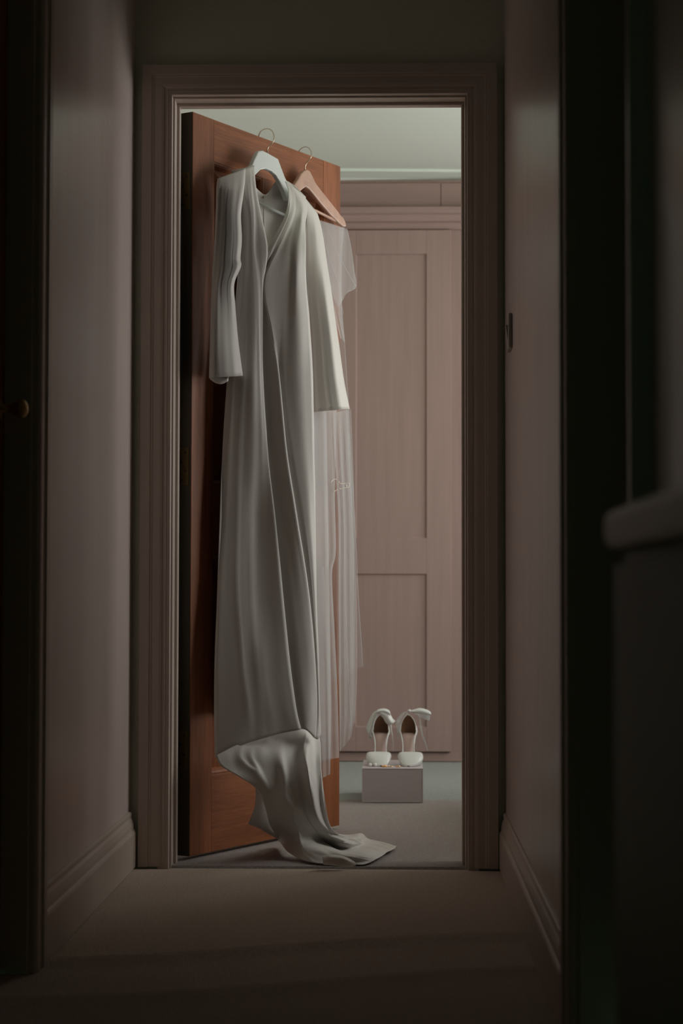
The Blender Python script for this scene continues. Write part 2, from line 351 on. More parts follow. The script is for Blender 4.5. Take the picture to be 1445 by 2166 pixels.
# -------------- bedroom coving and wardrobe
yw = 2.96
cv = []
for k, (x, yy) in enumerate(((-1.05, yw-.02), (2.0, yw+.16))):
    cv.append([(x, yy, CZ), (x, yy-.13, CZ), (x, yy-.128, CZ-.010), (x, yy-.085, CZ-.013), (x, yy-.05, CZ-.020), (x, yy-.035, CZ-.032), (x, yy-.020, CZ-.036), (x, yy, CZ-.038)])
struct(loft('trim_4', cv, M['ceiling'], None, smooth=False))
wd = empty('wardrobe', (0, yw, 0)); tag(wd, 'pale pinkish wood-effect fitted wardrobe with shaker doors across the back of the bedroom', 'wardrobe')
def W(px, py): p = ony(px, py, yw-.022); return p[0], p[2]
xL, zt = W(702, 487); xR, zb_ = W(955, 1590)
bxz = lambda nm, x0, z0, x1, z1, y0, y1, m, par=wd, bv=.002: box(nm, (x0, y0, z0, x1, y1, z1), m, par, bevel=bv)
bxz('carcass', -1.05, .0, 2.0, CZ-.03, .0, .62, M['wardrobe_v'])
zfr = W(830, 443)[1]; 
dwid = xR-xL
def wdoor(x0):
    d = empty('door', (0, 0, 0)); d.parent = wd
    x1 = x0+dwid; s = W(955, 1000)[0]-W(903, 1000)[0]; T0, T1 = -.022, -.001
    z1, z0 = zt, zb_; pz = [W(830, q)[1] for q in (537, 1138, 1214, 1538)]
    for a in (x0, x1-s): bxz('stile', a, z0, a+s, z1, T0, T1, M['wardrobe_v'], d, .0015)
    for a, b in ((pz[0], z1), (pz[2], pz[1]), (z0, pz[3])): bxz('rail', x0+s, a, x1-s, b, T0, T1, M['wardrobe_v'], d, .0015)
    for a, b in ((pz[1], pz[0]), (pz[3], pz[2])):
        e = .0045
        def rg(i, y): return [(x0+s-.001+i, y, a-.001+i), (x1-s+.001-i, y, a-.001+i), (x1-s+.001-i, y, b+.001-i), (x0+s-.001+i, y, b+.001-i)]
        loft('panel', [rg(0, T1), rg(0, T0+.003), rg(.003, T0+.0075), rg(.005, T0+.0095)], M['wardrobe_v'], d, smooth=False)
for x0 in (xL-2*(dwid+.004), xL-(dwid+.004), xL, xR+.10, xR+.104+dwid): wdoor(x0)
# cornice moulding over the doors
zc0 = W(830, 484)[1]; zc1 = W(830, 441)[1]; hc = zc1-zc0
CP = [(0, 0), (-.012, 0), (-.020, .12), (-.021, .28), (-.040, .34), (-.050, .50), (-.052, .62), (-.066, .68), (-.070, .80), (-.070, .96), (-.062, 1.0), (0, 1.0)]
loft('cornice', [[(x, y, zc0+h*hc) for y, h in CP] for x in (-1.04, 1.99)], M['wardrobe_h'], wd, smooth=False)
xf = W(932, 400)[0]
bxz('frieze_board', -1.04, zc1, xf, CZ-.045, -.014, -.001, M['wardrobe_h']); bxz('frieze_board', xf+.002, zc1, 1.99, CZ-.045, -.010, -.001, M['wardrobe_h'])
bxz('plinth', -1.04, 0, 1.99, zb_-.006, -.006, -.0005, M['wardrobe_h'])

blocker_bed = empty('blocker_bed', (.86, .30, -.0)); tag(blocker_bed, 'low bed with a pale duvet, added out of view to block window light', 'blocker_bed')  # unseen bed added to keep low window light off the floor and door
for a in (.03, .96):
    for b in (.05, 1.14): box('blocker_bed_leg', (a, b, 0, a+.06, b+.06, .13), M['oak_v'], blocker_bed, bevel=.003)
box('blocker_bed_base', (0, .02, .12, 1.06, 1.24, .26), M['oak_h'], blocker_bed, bevel=.006)
box('blocker_mattress', (.01, .03, .26, 1.05, 1.23, .44), M['satin'], blocker_bed, bevel=.04, seg=4)
box('blocker_duvet', (-.02, .0, .38, .75, 1.26, .54), M['room_wall'], blocker_bed, bevel=.06, seg=4)
for b in (.10, .66): box('blocker_pillow', (.76, b, .43, 1.04, b+.48, .55), M['satin'], blocker_bed, bevel=.055, seg=4)

# ------------------------------------------------------------------ wedding dress
dress = empty('wedding_dress', tuple(UP(560, 1200, .06)*np.array([1, 1, 0])))
tag(dress, 'long-sleeved ivory wedding dress hanging on the oak door, its train on the carpet', 'dress')
def reparent(o, p):
    bpy.context.view_layer.update(); o.parent = p; o.matrix_parent_inverse = p.matrix_world.inverted(); return o
bpy.context.view_layer.update()
def gridpts(G, nr=8, nc=6): return dense2([[UP(*c) for c in r] for r in G], nr, nc)
def soften(G, k=.34):
    out = []
    for i, r in enumerate(G):
        f = min(1, max(0, (i-1)/2)); rr = []
        for x, y, w_ in r:
            lin = .04+(x-470)/1050+max(0, y-1150)*.00013; kk = 1-(1-k)*f; rr.append((x, y, w_*kk+lin*(1-kk)))
        out.append(rr)
    return out
def rows(ys, xs, ws): return [(x, y, w_) for x, y, w_ in zip(xs, ys if isinstance(ys, (list, tuple)) else [ys]*len(xs), ws)]
L = [rows([361, 357, 354, 351, 350], [488, 508, 522, 531, 538], [.050, .062, .068, .070, .070]),
     rows([405, 404, 402, 398, 395], [496, 510, 524, 534, 541], [.048, .072, .084, .088, .090]),
     rows([455, 455, 456, 457, 459], [507, 518, 529, 540, 553], [.045, .072, .088, .094, .100]),
     rows(527, [507, 520, 531, 541, 566], [.042, .070, .090, .096, .112]),
     rows(600, [503, 518, 532, 548, 558], [.040, .070, .090, .098, .096]),
     rows(700, [492, 512, 534, 549, 555], [.040, .070, .094, .099, .092]),
     rows(800, [481, 505, 532, 550, 557], [.040, .072, .098, .104, .098]),
     rows(950, [471, 498, 528, 554, 567], [.040, .070, .094, .106, .112]),
     rows(1100, [466, 494, 522, 553, 584], [.040, .068, .086, .096, .134]),
     rows(1250, [459, 490, 520, 553, 598], [.040, .066, .086, .100, .148]),
     rows(1400, [453, 500, 530, 566, 614], [.040, .080, .104, .128, .168]),
     rows(1500, [453, 505, 540, 582, 627], [.040, .088, .118, .150, .186]),
     rows([1602, 1580, 1565, 1552, 1543], [455, 500, 545, 592, 637], [.050, .092, .126, .160, .198])]
Rg = [rows([383, 385, 388, 393, 399, 406, 416], [605, 609, 613, 619, 626, 635, 646], [.078, .080, .082, .086, .088, .088, .080]),
      rows([408, 414, 420, 425, 430, 436, 446], [612, 615, 619, 625, 633, 641, 650], [.092, .095, .098, .100, .106, .112, .105]),
      rows([455, 458, 460, 462, 466, 470, 476], [604, 609, 613, 619, 628, 638, 648], [.095, .102, .108, .108, .108, .122, .112]),
      rows([529, 527, 525, 524, 522, 522, 522], [566, 575, 583, 591, 612, 632, 647], [.104, .108, .112, .114, .122, .140, .126]),
      rows(600, [550, 554, 558, 561, 609, 628, 648], [.070, .072, .078, .102, .122, .146, .124]),
      rows(700, [548, 560, 573, 576, 601, 630, 656], [.068, .082, .104, .112, .122, .152, .138]),
      rows(800, [551, 570, 589, 591, 597, 632, 662], [.072, .096, .122, .106, .112, .146, .144]),
      rows(950, [561, 582, 603, 605, 612, 640, 665], [.084, .108, .136, .118, .124, .150, .146]),
      rows(1100, [578, 602, 626, 628, 635, 652, 667], [.106, .136, .166, .146, .150, .164, .150]),
      rows(1250, [592, 621, 650, 652, 656, 663, 669], [.118, .156, .172, .156, .158, .160, .150]),
      rows(1400, [608, 636, 663, 665, 668, 671, 674], [.138, .176, .178, .162, .162, .160, .150]),
      rows(1500, [621, 645, 667, 669, 672, 675, 677], [.156, .190, .178, .164, .162, .160, .150]),
      rows([1541, 1545, 1560, 1562, 1564, 1562, 1553], [632, 648, 663, 666, 670, 674, 679], [.170, .190, .176, .168, .165, .160, .150])]
fl = sheet('front_left_panel', gridpts(soften(L)), M['dress'], thick=.0012, wrinkle=.006, seed=1, ridge=.004, rf=(4, 1.2)); reparent(fl, dress)
frp = sheet('front_right_panel', gridpts(soften(Rg), 8, 5), M['dress'], thick=.0012, wrinkle=.006, seed=4, ridge=.004, rf=(4, 1.4)); reparent(frp, dress)
B = [rows([361, 368, 396, 411, 407, 384, 380, 392, 416], [500, 520, 540, 557, 568, 583, 600, 622, 646], [.050, .042, .035, .032, .032, .035, .042, .055, .080]),
     rows([420, 425, 430, 434, 434, 432, 432, 436, 450], [505, 520, 538, 555, 570, 586, 605, 628, 650], [.046, .030, .024, .022, .022, .026, .036, .060, .100]),
     rows(530, [507, 522, 540, 558, 575, 592, 610, 630, 647], [.042, .030, .020, .018, .020, .024, .040, .070, .120]),
     rows(700, [492, 510, 530, 550, 572, 594, 616, 638, 656], [.040, .028, .020, .018, .020, .030, .050, .090, .135]),
     rows(950, [471, 495, 520, 546, 572, 598, 624, 646, 665], [.040, .028, .020, .018, .020, .030, .050, .100, .142]),
     rows(1250, [459, 485, 512, 540, 568, 598, 628, 650, 669], [.040, .028, .020, .018, .022, .034, .070, .110, .148]),
     rows(1500, [453, 480, 508, 538, 568, 598, 630, 655, 677], [.040, .028, .022, .020, .026, .050, .090, .120, .148])]
bk = sheet('back_panel', gridpts(B, 10, 4), M['dress'], thick=.0012, wrinkle=.004, seed=9); reparent(bk, dress)
zp = sweep('zip', dense1([UP(557, 412, .027), UP(557.5, 440, .0235), UP(559, 500, .0215), UP(560, 540, .021)], 4), .0011, M['lining'], n=6); reparent(zp, dress)
zpp = box('zip_pull', (-.0016, -.001, -.008, .0016, .001, .0), M['hook']); zpp.location = UP(557, 414, .031); reparent(zpp, dress)

def sleeve(name, R, seed, n=22):
    rings = []
    K = dense1(R, 7)
    for i, (xl, yl, xr, yr, wl, wr, bf, bb) in enumerate(K):
        ring = []
        for k in range(n):
            a = 2*math.pi*k/n; t = .5-.5*math.cos(a); s = math.sin(a)
            px = xl+(xr-xl)*t; py = yl+(yr-yl)*t; wm = wl+(wr-wl)*t
            fold = .004*math.sin(7*t*math.pi+i*.05+seed)*abs(s)*min(1, i/14)
            if seed == 2: wm -= .026*max(0, (t-.72)/.28)**1.6*min(1, i/12)
            ring.append(UP(px, py, wm+(bf*s+fold if s > 0 else bb*s)))
        rings.append(ring)
    o = loft(name, rings, M['dress'], None, cap=False); m_ = o.modifiers.new('cloth_thickness', 'SOLIDIFY'); m_.thickness = .0012
    return reparent(o, dress)
sleeve('sleeve', [(461, 378, 518, 356, .046, .074, .003, .012), (459, 392, 517, 386, .047, .080, .006, .014), (458, 410, 514, 412, .048, .084, .008, .018), (457, 450, 509, 455, .050, .084, .010, .022),
                  (455, 500, 511, 505, .050, .084, .012, .024), (452, 545, 508, 546, .050, .082, .012, .024), (450, 575, 509, 564, .050, .088, .011, .022),
                  (449, 606, 495, 600, .050, .078, .011, .022), (447, 650, 497, 648, .050, .080, .011, .022), (445, 720, 503, 718, .050, .086, .011, .022), (443, 799, 513, 795, .048, .094, .012, .020)], 0)
sleeve('sleeve', [(634, 405, 672, 452, .074, .068, .008, .014), (640, 450, 679, 476, .070, .080, .014, .016), (640, 500, 685, 506, .062, .092, .016, .018),
                  (640, 550, 692, 556, .052, .102, .014, .018), (642, 600, 700, 606, .044, .112, .012, .016), (646, 650, 707, 656, .042, .116, .012, .016),
                  (650, 720, 717, 725, .040, .120, .012, .016), (652, 800, 728, 804, .040, .124, .012, .016), (655, 872, 740, 865, .042, .126, .010, .014)], 2)
cuff = sheet('cuff_lining', gridpts([[(443, 797, .046), (455, 797, .054), (470, 797, .066), (484, 797, .078)], [(444, 801, .044), (455, 805, .056), (468, 806, .068), (483, 801, .080)], [(450, 806, .048), (458, 811, .058), (470, 812, .068), (483, 806, .079)]], 4, 4), M['lining'], thick=.001); reparent(cuff, dress)

# train: (px, py, mode, value): mode w = distance from the door, z = height above the carpet
def TP(c):
    px, py, k, v = c
    if k == 'w': v += np.interp(py, [1540, 1590, 1640, 1700, 1745, 1765], [.025, .045, .055, .05, .02, 0])
    return UP(px, py, v) if k == 'w' else onz(px, py, v)
TR = [
 [(456, 1598, 'w', .045), (500, 1576, 'w', .075), (545, 1562, 'w', .10), (592, 1550, 'w', .135), (636, 1540, 'w', .165), (652, 1545, 'w', .170), (666, 1550, 'w', .165), (677, 1548, 'w', .165)],
 [(468, 1620, 'w', .060), (508, 1602, 'w', .088), (550, 1592, 'w', .118), (596, 1586, 'w', .150), (630, 1582, 'w', .172), (650, 1585, 'w', .196), (664, 1588, 'w', .188), (679, 1588, 'w', .196)],
 [(505, 1642, 'w', .090), (540, 1632, 'w', .112), (575, 1628, 'w', .140), (608, 1627, 'w', .168), (634, 1628, 'w', .190), (652, 1630, 'w', .216), (666, 1632, 'w', .206), (681, 1632, 'w', .215)],
 [(541, 1668, 'w', .115), (566, 1664, 'w', .138), (592, 1662, 'w', .162), (618, 1664, 'w', .186), (642, 1666, 'w', .208), (658, 1670, 'w', .234), (671, 1672, 'w', .224), (685, 1672, 'w', .232)],
 [(560, 1706, 'w', .132), (583, 1702, 'w', .158), (606, 1698, 'w', .188), (632, 1702, 'w', .202), (654, 1708, 'w', .226), (668, 1714, 'w', .250), (680, 1714, 'w', .240), (691, 1712, 'w', .246)],
 [(573, 1750, 'w', .150), (596, 1738, 'w', .180), (618, 1730, 'w', .206), (642, 1732, 'w', .222), (664, 1738, 'w', .240), (680, 1742, 'w', .262), (690, 1744, 'w', .258), (698, 1746, 'w', .262)],
 [(592, 1780, 'z', .014), (616, 1766, 'w', .210), (640, 1758, 'w', .232), (662, 1758, 'w', .240), (682, 1762, 'w', .262), (698, 1764, 'w', .276), (708, 1764, 'w', .280), (716, 1764, 'w', .276)],
 [(612, 1804, 'z', .008), (636, 1790, 'z', .034), (660, 1782, 'z', .040), (684, 1782, 'z', .030), (706, 1782, 'z', .034), (722, 1776, 'z', .046), (736, 1770, 'z', .042), (744, 1766, 'z', .028)],
 [(640, 1819, 'z', .005), (662, 1806, 'z', .022), (688, 1798, 'z', .030), (712, 1796, 'z', .016), (734, 1789, 'z', .030), (748, 1780, 'z', .034), (758, 1770, 'z', .034), (764, 1763, 'z', .020)],
 [(670, 1826, 'z', .003), (694, 1816, 'z', .014), (718, 1809, 'z', .020), (742, 1800, 'z', .022), (758, 1792, 'z', .014), (768, 1784, 'z', .016), (774, 1777, 'z', .012), (778, 1774, 'z', .005)],
 [(716, 1829, 'z', .002), (736, 1822, 'z', .009), (758, 1812, 'z', .018), (776, 1800, 'z', .021), (790, 1793, 'z', .012), (798, 1788, 'z', .009), (804, 1784, 'z', .006), (807, 1781, 'z', .003)],
 [(768, 1829, 'z', .002), (786, 1823, 'z', .005), (802, 1815, 'z', .008), (814, 1807, 'z', .010), (822, 1801, 'z', .009), (830, 1797, 'z', .008), (835, 1793, 'z', .008), (838, 1790, 'z', .007)]]
tp = dense2([[TP(c) for c in r] for r in TR], 11, 11)
tp = [[(p[0], p[1], max(p[2], .0015)) for p in r] for r in tp]
tr = sheet('train', tp, M['dress'], thick=.0012, wrinkle=.006, ws=(14, 14, 6), seed=3, ridge=.013, rf=(4.5, 1.8), shear=.45); reparent(tr, dress)
for v in tr.data.vertices: pass
hb = sheet('inner_hem', dense2([[TP(c) for c in r] for r in [
 [(541, 1655, 'w', .075), (552, 1655, 'w', .09), (566, 1660, 'w', .10), (580, 1670, 'w', .11)],
 [(540, 1700, 'w', .075), (552, 1700, 'w', .09), (568, 1704, 'w', .10), (584, 1712, 'w', .11)],
 [(527, 1738, 'w', .070), (546, 1742, 'w', .09), (566, 1750, 'w', .105), (588, 1760, 'w', .12)],
 [(524, 1742, 'w', .068), (548, 1752, 'w', .088), (570, 1765, 'w', .105), (592, 1776, 'w', .12)]]], 5, 5), M['dress'], thick=.001, wrinkle=.004); reparent(hb, dress)
hem_edge = sheet('train_fold', dense2([[TP(c) for c in r] for r in [
 [(682, 1812, 'z', .030), (700, 1808, 'z', .036), (722, 1810, 'z', .032), (742, 1818, 'z', .022), (756, 1828, 'z', .006)],
 [(683, 1820, 'z', .022), (700, 1816, 'z', .030), (720, 1817, 'z', .026), (738, 1824, 'z', .018), (750, 1831, 'z', .004)],
 [(684, 1829, 'z', .004), (702, 1830, 'z', .006), (718, 1832, 'z', .004), (732, 1832, 'z', .004), (744, 1832, 'z', .003)]]], 5, 5), M['dress'], thick=.001); reparent(hem_edge, dress)

# ------------------------------------------------------------------ hangers
def plate(name, outline, w0, w1, m, bevel=.002):
    a = [UP(x, y, w0) for x, y in outline]
    b = [p-DN*(w1-w0) for p in a]  # same shape set back towards the door
    me = bpy.data.meshes.new(name); n = len(a); V = [tuple(p) for p in a]+[tuple(p) for p in b]
    Fc = [tuple(range(n)), tuple(range(2*n-1, n-1, -1))]+[(i, i+n, (i+1) % n+n, (i+1) % n) for i in range(n)]
    me.from_pydata(V, [], Fc); bm = bmesh.new(); bm.from_mesh(me); bmesh.ops.recalc_face_normals(bm, faces=bm.faces)
    bmesh.ops.triangulate(bm, faces=[f for f in bm.faces if len(f.verts) > 4]); bm.to_mesh(me); bm.free()
    return link(name, me, m, bevel=bevel)
h1 = empty('dress_hanger', tuple(UP(566, 322, .05))); tag(h1, 'white padded hanger with a gold hook inside the wedding dress neckline', 'hanger')
bpy.context.view_layer.update()
body = plate('hanger_body', [(547, 320), (556, 318), (566, 323), (589, 336), (594, 350), (603, 374), (612, 392), (622, 402), (640, 415), (668, 452), (662, 458), (640, 436), (622, 425), (608, 424), (600, 402), (590, 380), (584, 370), (575, 362), (563, 357), (552, 359), (541, 370), (536, 378), (520, 376), (500, 384), (480, 396), (480, 390), (502, 368), (520, 358), (534, 349), (538, 338)], .060, .074, M['hanger_white'], .003); reparent(body, h1)
bar = sweep('hanger_bar', [UP(546, 428, .045), UP(575, 442, .045), UP(612, 460, .045)], .0042, M['hanger_white'], n=8); reparent(bar, h1)
hk = dense1([UP(566.5, 325, .052), UP(565.5, 317, .052), UP(569, 309, .056), UP(577, 301, .066), UP(580, 290, .068), UP(577, 279, .055), UP(570, 273, .030), UP(561, 272.5, -.002), UP(552, 277, -.036), UP(547.5, 285, -.055)], 5)
e = hk[-1]; hk += [e+np.array([0, 0, -.012])+DN*-.002, e+np.array([0, 0, -.03])-DN*.001]
reparent(sweep('hook', hk, .0017, M['hook'], n=8), h1)
h2 = empty('veil_hanger', tuple(UP(651, 360, .03))); tag(h2, 'bare beech wood hanger holding the veil at the free edge of the door', 'hanger')
bpy.context.view_layer.update()
b2 = plate('hanger_body', [(644, 361), (650, 358), (656, 361), (662, 372), (668, 386), (680, 402), (700, 427), (716, 447), (721, 455), (727, 460), (732, 470), (733.5, 479), (728, 480), (718, 472), (700, 454), (680, 431), (664, 411), (655, 400), (648, 395), (640, 401), (632, 408), (620, 414), (604, 420), (600, 410), (612, 402), (622, 392), (630, 381), (637, 368)], .034, .048, M['hanger_wood'], .004); reparent(b2, h2)
bar2 = sweep('hanger_bar', [UP(606, 420, .026), UP(668, 446, .026), UP(724, 474, .026)], .0045, M['hanger_wood'], n=8); reparent(bar2, h2)
hk = dense1([UP(645.5, 362, .028), UP(645.5, 352, .030), UP(650, 343, .036), UP(657, 334, .046), UP(659, 324, .046), UP(655, 315, .030), UP(648, 310.5, .002), UP(640, 312, -.034), UP(633, 318, -.055)], 5)
e = hk[-1]; hk += [e+np.array([0, 0, -.012])-DN*.002, e+np.array([0, 0, -.03])-DN*.001]
reparent(sweep('hook', hk, .0016, M['hook'], n=8), h2)

# ------------------------------------------------------------------ veil
veil = empty('veil', tuple(UP(720, 1000, .03)*np.array([1, 1, 0]))); tag(veil, 'sheer white tulle veil hanging behind the right sleeve of the dress', 'veil')
bpy.context.view_layer.update()
def vlayer(name, G, m, fold=.008, freq=5, nc=10, edge=True, seed=0.0):
    fold *= .30; freq = max(1.5, freq*.36)
    n = len(G); K = dense1([[*g] for g in G], 8); pts = []
    for i, (xl, xr, yl, yr, w_) in enumerate(K):
        row = []; N = 44; amp = fold*min(1, i/10)
        for k in range(N+1):
            t = k/N
            row.append(UP(xl+(xr-xl)*t, yl+(yr-yl)*t, w_+amp*math.sin(2*math.pi*freq*t+seed+i*.01)))
        pts.append(row)
    o = sheet(name, pts, m); reparent(o, veil)
    if edge:
        ed = sweep('rolled_edge', [pts[i][-1] for i in range(0, len(pts))], .0007, M['tulle_edge'], n=5); reparent(ed, o)
    return o
# (xl, xr, yl, yr, w)
vlayer('upper_fold', [(672, 734, 464, 484, .028), (676, 742, 510, 520, .030), (682, 749, 560, 570, .030), (690, 753, 600, 606, .030), (716, 735, 650, 618, .030)], M['tulle'], .006, 3)
vlayer('upper_fold', [(668, 728, 464, 482, .020), (674, 722, 540, 550, .022), (690, 722, 600, 620, .022), (705, 724, 660, 680, .022), (720, 729, 715, 724, .022)], M['tulle'], .006, 3, seed=1)
vlayer('long_layer', [(660, 725, 466, 482, .012), (660, 722, 620, 620, .014), (660, 729, 720, 724, .016), (660, 738, 870, 870, .016), (662, 745, 1000, 1000, .016), (664, 753, 1150, 1150, .016), (668, 758, 1270, 1260, .016), (700, 768, 1440, 1410, .016)], M['tulle_thin'], .010, 6, seed=.5)
vlayer('long_layer', [(704, 736, 874, 866, .024), (708, 741, 960, 960, .024), (716, 747, 1100, 1100, .024), (716, 749, 1250, 1250, .024), (717, 750, 1400, 1400, .024), (718, 750, 1520, 1500, .024), (719, 742, 1590, 1560, .024)], M['tulle'], .012, 7, seed=2)
vlayer('long_layer', [(700, 742, 870, 866, .010), (710, 748, 1040, 1040, .010), (712, 752, 1250, 1250, .010), (714, 755, 1420, 1400, .010), (722, 750, 1560, 1530, .010)], M['tulle_thin'], .008, 5, seed=3)
vlayer('inner_layer', [(655, 712, 860, 860, .022), (655, 708, 1040, 1040, .022), (658, 710, 1170, 1165, .024), (660, 702, 1220, 1215, .024), (662, 707, 1330, 1330, .024), (664, 714, 1480, 1480, .024), (668, 717, 1610, 1603, .024)], M['tulle_double'], .010, 6, seed=1.2)
vlayer('inner_layer', [(655, 690, 860, 860, .030), (658, 694, 1100, 1100, .030), (662, 698, 1350, 1350, .030), (668, 700, 1500, 1500, .030), (678, 698, 1648, 1638, .030)], M['tulle_double'], .008, 5, seed=4)
# gathered strands along the folds of the veil
for P in ([(718, 872), (722, 960), (728, 1100), (730, 1250), (736, 1400), (744, 1540)], [(733, 870), (738, 960), (744, 1080), (748, 1200), (750, 1330)], [(700, 900), (706, 1040), (710, 1165), (702, 1215), (707, 1330), (714, 1480)],
          [(680, 470), (695, 540), (716, 600), (722, 640), (727, 665)], [(690, 472), (712, 530), (738, 580), (753, 606)], [(700, 600), (712, 650), (722, 690), (729, 722)], [(684, 1200), (690, 1330), (694, 1500), (697, 1638)]):
    reparent(sweep('veil_strand', [UP(x, y, .034) for x, y in dense1([(a, b) for a, b in P], 5)], .0006, M['tulle_edge'], n=5), veil)
# little pearl sprig on the veil
sprig = empty('pearl_sprig', tuple(UP(718, 1028, .04))); sprig.parent = veil; bpy.context.view_layer.update(); sprig.matrix_parent_inverse = veil.matrix_world.inverted()
bpy.context.view_layer.update()
def sph(name, c, r, m, n=10):
    rings = [[(c[0]+r*math.sin(a)*math.cos(b), c[1]+r*math.sin(a)*math.sin(b), c[2]+r*math.cos(a)) for b in [2*math.pi*k/n for k in range(n)]] for a in [math.pi*(j+.02)/(n-.96+1) for j in range(n+1)]]
    return loft(name, rings, m)
wire = dense1([UP(700, 1023, .042), UP(703, 1016, .042), UP(711, 1014, .042), UP(716, 1020, .042), UP(724, 1023, .042), UP(738, 1022, .042), UP(738, 1030, .042), UP(728, 1032, .042), UP(716, 1035, .042), UP(704, 1040, .042)], 4)
reparent(sweep('wire', wire, .0006, M['hook'], n=5), sprig)
for (x, y, r) in ((716, 1020, .0024), (732, 1028, .0034), (738, 1023, .0022), (718, 1034, .0022), (708, 1039, .002), (726, 1031, .0022)):
    reparent(sph('pearl', UP(x, y, .044), r, M['pearl']), sprig)

# ------------------------------------------------------------------ shoe box, shoes, jewellery
pf = onz(830, 1697, 0.0); BY = pf[1]; xb0 = ony(766, 1660, BY)[0]; xb1 = ony(895, 1660, BY)[0]; BZ = ony(830, 1625, BY)[2]; BD = .30
bx = empty('shoe_box', ((xb0+xb1)/2, BY, 0)); tag(bx, 'mauve-grey card shoe box on the bedroom carpet under the pair of shoes', 'box')
hw = (xb1-xb0)/2
box('box_body', (-hw+.001, .001, .0, hw-.001, BD, BZ-.0035), M['box'], bx, bevel=.001)
box('lid', (-hw, .0, BZ-.0032, hw, BD+.001, BZ), M['box_edge'], bx, bevel=.0008)
for s in (-1, 1): box('corner_fold', (min(s*hw, s*(hw-.0016)), -.0006, .001, max(s*hw, s*(hw-.0016)), .004, BZ-.003), M['box_edge'], bx)
box('bottom_fold', (-hw, -.0004, .0, hw, .004, .0022), M['box_edge'], bx)

def shoe(cx, y0, lab, mir):
    r = empty('bridal_shoe', (cx, y0, BZ)); tag(r, lab, 'shoe', 'white bow shoes on the box')
    # sole line (y, z, half width)
    Lp = dense1([(.0, .004, .006), (.012, .003, .020), (.035, .003, .032), (.055, .004, .034), (.075, .010, .022), (.110, .040, .0175), (.135, .070, .018), (.155, .088, .022), (.178, .096, .026), (.196, .098, .022), (.206, .098, .010)], 3)
    def asym(y): return mir*.004*math.sin(min(1, y/.09)*math.pi)
    rings = []
    for y, z, hwid in Lp: a = asym(y); rings.append([(a-hwid, y, z-.003), (a+hwid, y, z-.003), (a+hwid, y, z), (a-hwid, y, z)])
    loft('sole', rings, M['satin'], r, smooth=False)
    rings = []
    for y, z, hwid in Lp[2:]: a = asym(y); rings.append([(a-hwid*.93, y, z+.0003), (a+hwid*.93, y, z+.0003), (a+hwid*.9, y, z+.0018), (a-hwid*.9, y, z+.0018)])
    loft('insole', rings, M['insole'], r)
    # closed toe
    rings = []
    for y, wv, hv in dense1([(-.006, .004, .004), (-.002, .016, .009), (.008, .029, .018), (.024, .038, .029), (.044, .0425, .038), (.062, .0435, .044)], 4):
        ring = []
        for k in range(41):
            a = math.pi*k/40; c, s = math.cos(a), math.sin(a)
            tt = min(1, max(0, y/.055)); zz = abs(s)**(.8-.52*tt); ring.append((asym(y)*2+wv*(.78+.22*min(1, zz*1.7))*math.copysign(abs(c)**(.85-.50*tt), c), y, .001+hv*zz))
        rings.append(ring)
    v = loft('toe', rings, M['satin'], r, closed=False); m_ = v.modifiers.new('thickness', 'SOLIDIFY'); m_.thickness = .0016
    # side straps from toe to heel cup
    for s in (-1, 1):
        P = dense1([(s*.023, .056, .026), (s*.020, .080, .040), (s*.0195, .108, .064), (s*.024, .135, .090), (s*.029, .158, .106)], 5)
        rings = [[(p[0]+s*.0012, p[1], p[2]-.006), (p[0]+s*.0012, p[1], p[2]+.006), (p[0]-s*.0012, p[1], p[2]+.006), (p[0]-s*.0012, p[1], p[2]-.006)] for p in P]
        loft('side_strap', rings, M['satin'], r)
    # heel cup
    def cup(off):
        rows_ = []
        for j in range(9):
            t = j/8; row = []
            for k in range(33):
                a = -2.05+4.10*k/32; q = abs(a)/2.05
                top = .162-.052*q**1.7; z = .093+(top-.093)*t
                rad = (.0285-.006*t*(1-q)+.006*math.sin(t*math.pi)*.6)-off
                if True: rad *= (1-.62*t**1.6*(1-q**1.4)*.55)
                row.append((rad*math.sin(a)*1.06, .178+rad*math.cos(a)*(1.0), z))
            rows_.append(row)
        return rows_
    c1 = loft('heel_cup', cup(0), M['satin'], r, closed=False); c2 = loft('lining', cup(.0014), M['shoe_lining'], c1, closed=False)
    e = [Vector(p)+Vector((0, 0, 0)) for p in cup(.0007)[-1]]; sweep('binding', e, .0014, M['satin'], c1, n=6)
    # stiletto heel
    rings = []
    for z, rr in ((.0, .0055), (.006, .0050), (.03, .0052), (.06, .0085), (.08, .0145), (.094, .021)):
        rings.append([(rr*math.cos(k*math.pi/8), .196-.004*(1-z/.094)-(rr*.6 if z > .05 else 0)+rr*.8*math.sin(k*math.pi/8), z) for k in range(16)])
    loft('heel', rings, M['satin'], r)
    return r
ys = BY+.056; ls = ony(805, 1610, ys); rs = ony(864.5, 1612, ys)
s1 = shoe(ls[0], ys, 'white satin bow heel standing on the left half of the box, bow folded in', -1)
s2 = shoe(rs[0], ys-.002, 'white satin bow heel standing on the right half of the box, bow loop sticking out', 1)
bpy.context.view_layer.update()
Z5 = lambda a, b: (720+a/5.558, 1460+b/5.558)
def ribbon(name, par, Lp, Rp, yoff, m=None, bulge=.004):
    """Lp, Rp: the two long edges of the ribbon"""
    G = []
    n = len(Lp)
    for i, (a, b) in enumerate(zip(Lp, Rp)):
        y = BY+yoff+(a[2] if len(a) > 2 else 0)
        p = ony(*Z5(a[0], a[1]), y); q = ony(*Z5(b[0], b[1]), y-.004); mid = (p+q)/2+np.array([0, -bulge, 0])
        G.append([p, mid, q])
    o = sheet(name, dense2(G, 5, 4), m or M['satin'], thick=.0007); return reparent(o, par)
yb = .235
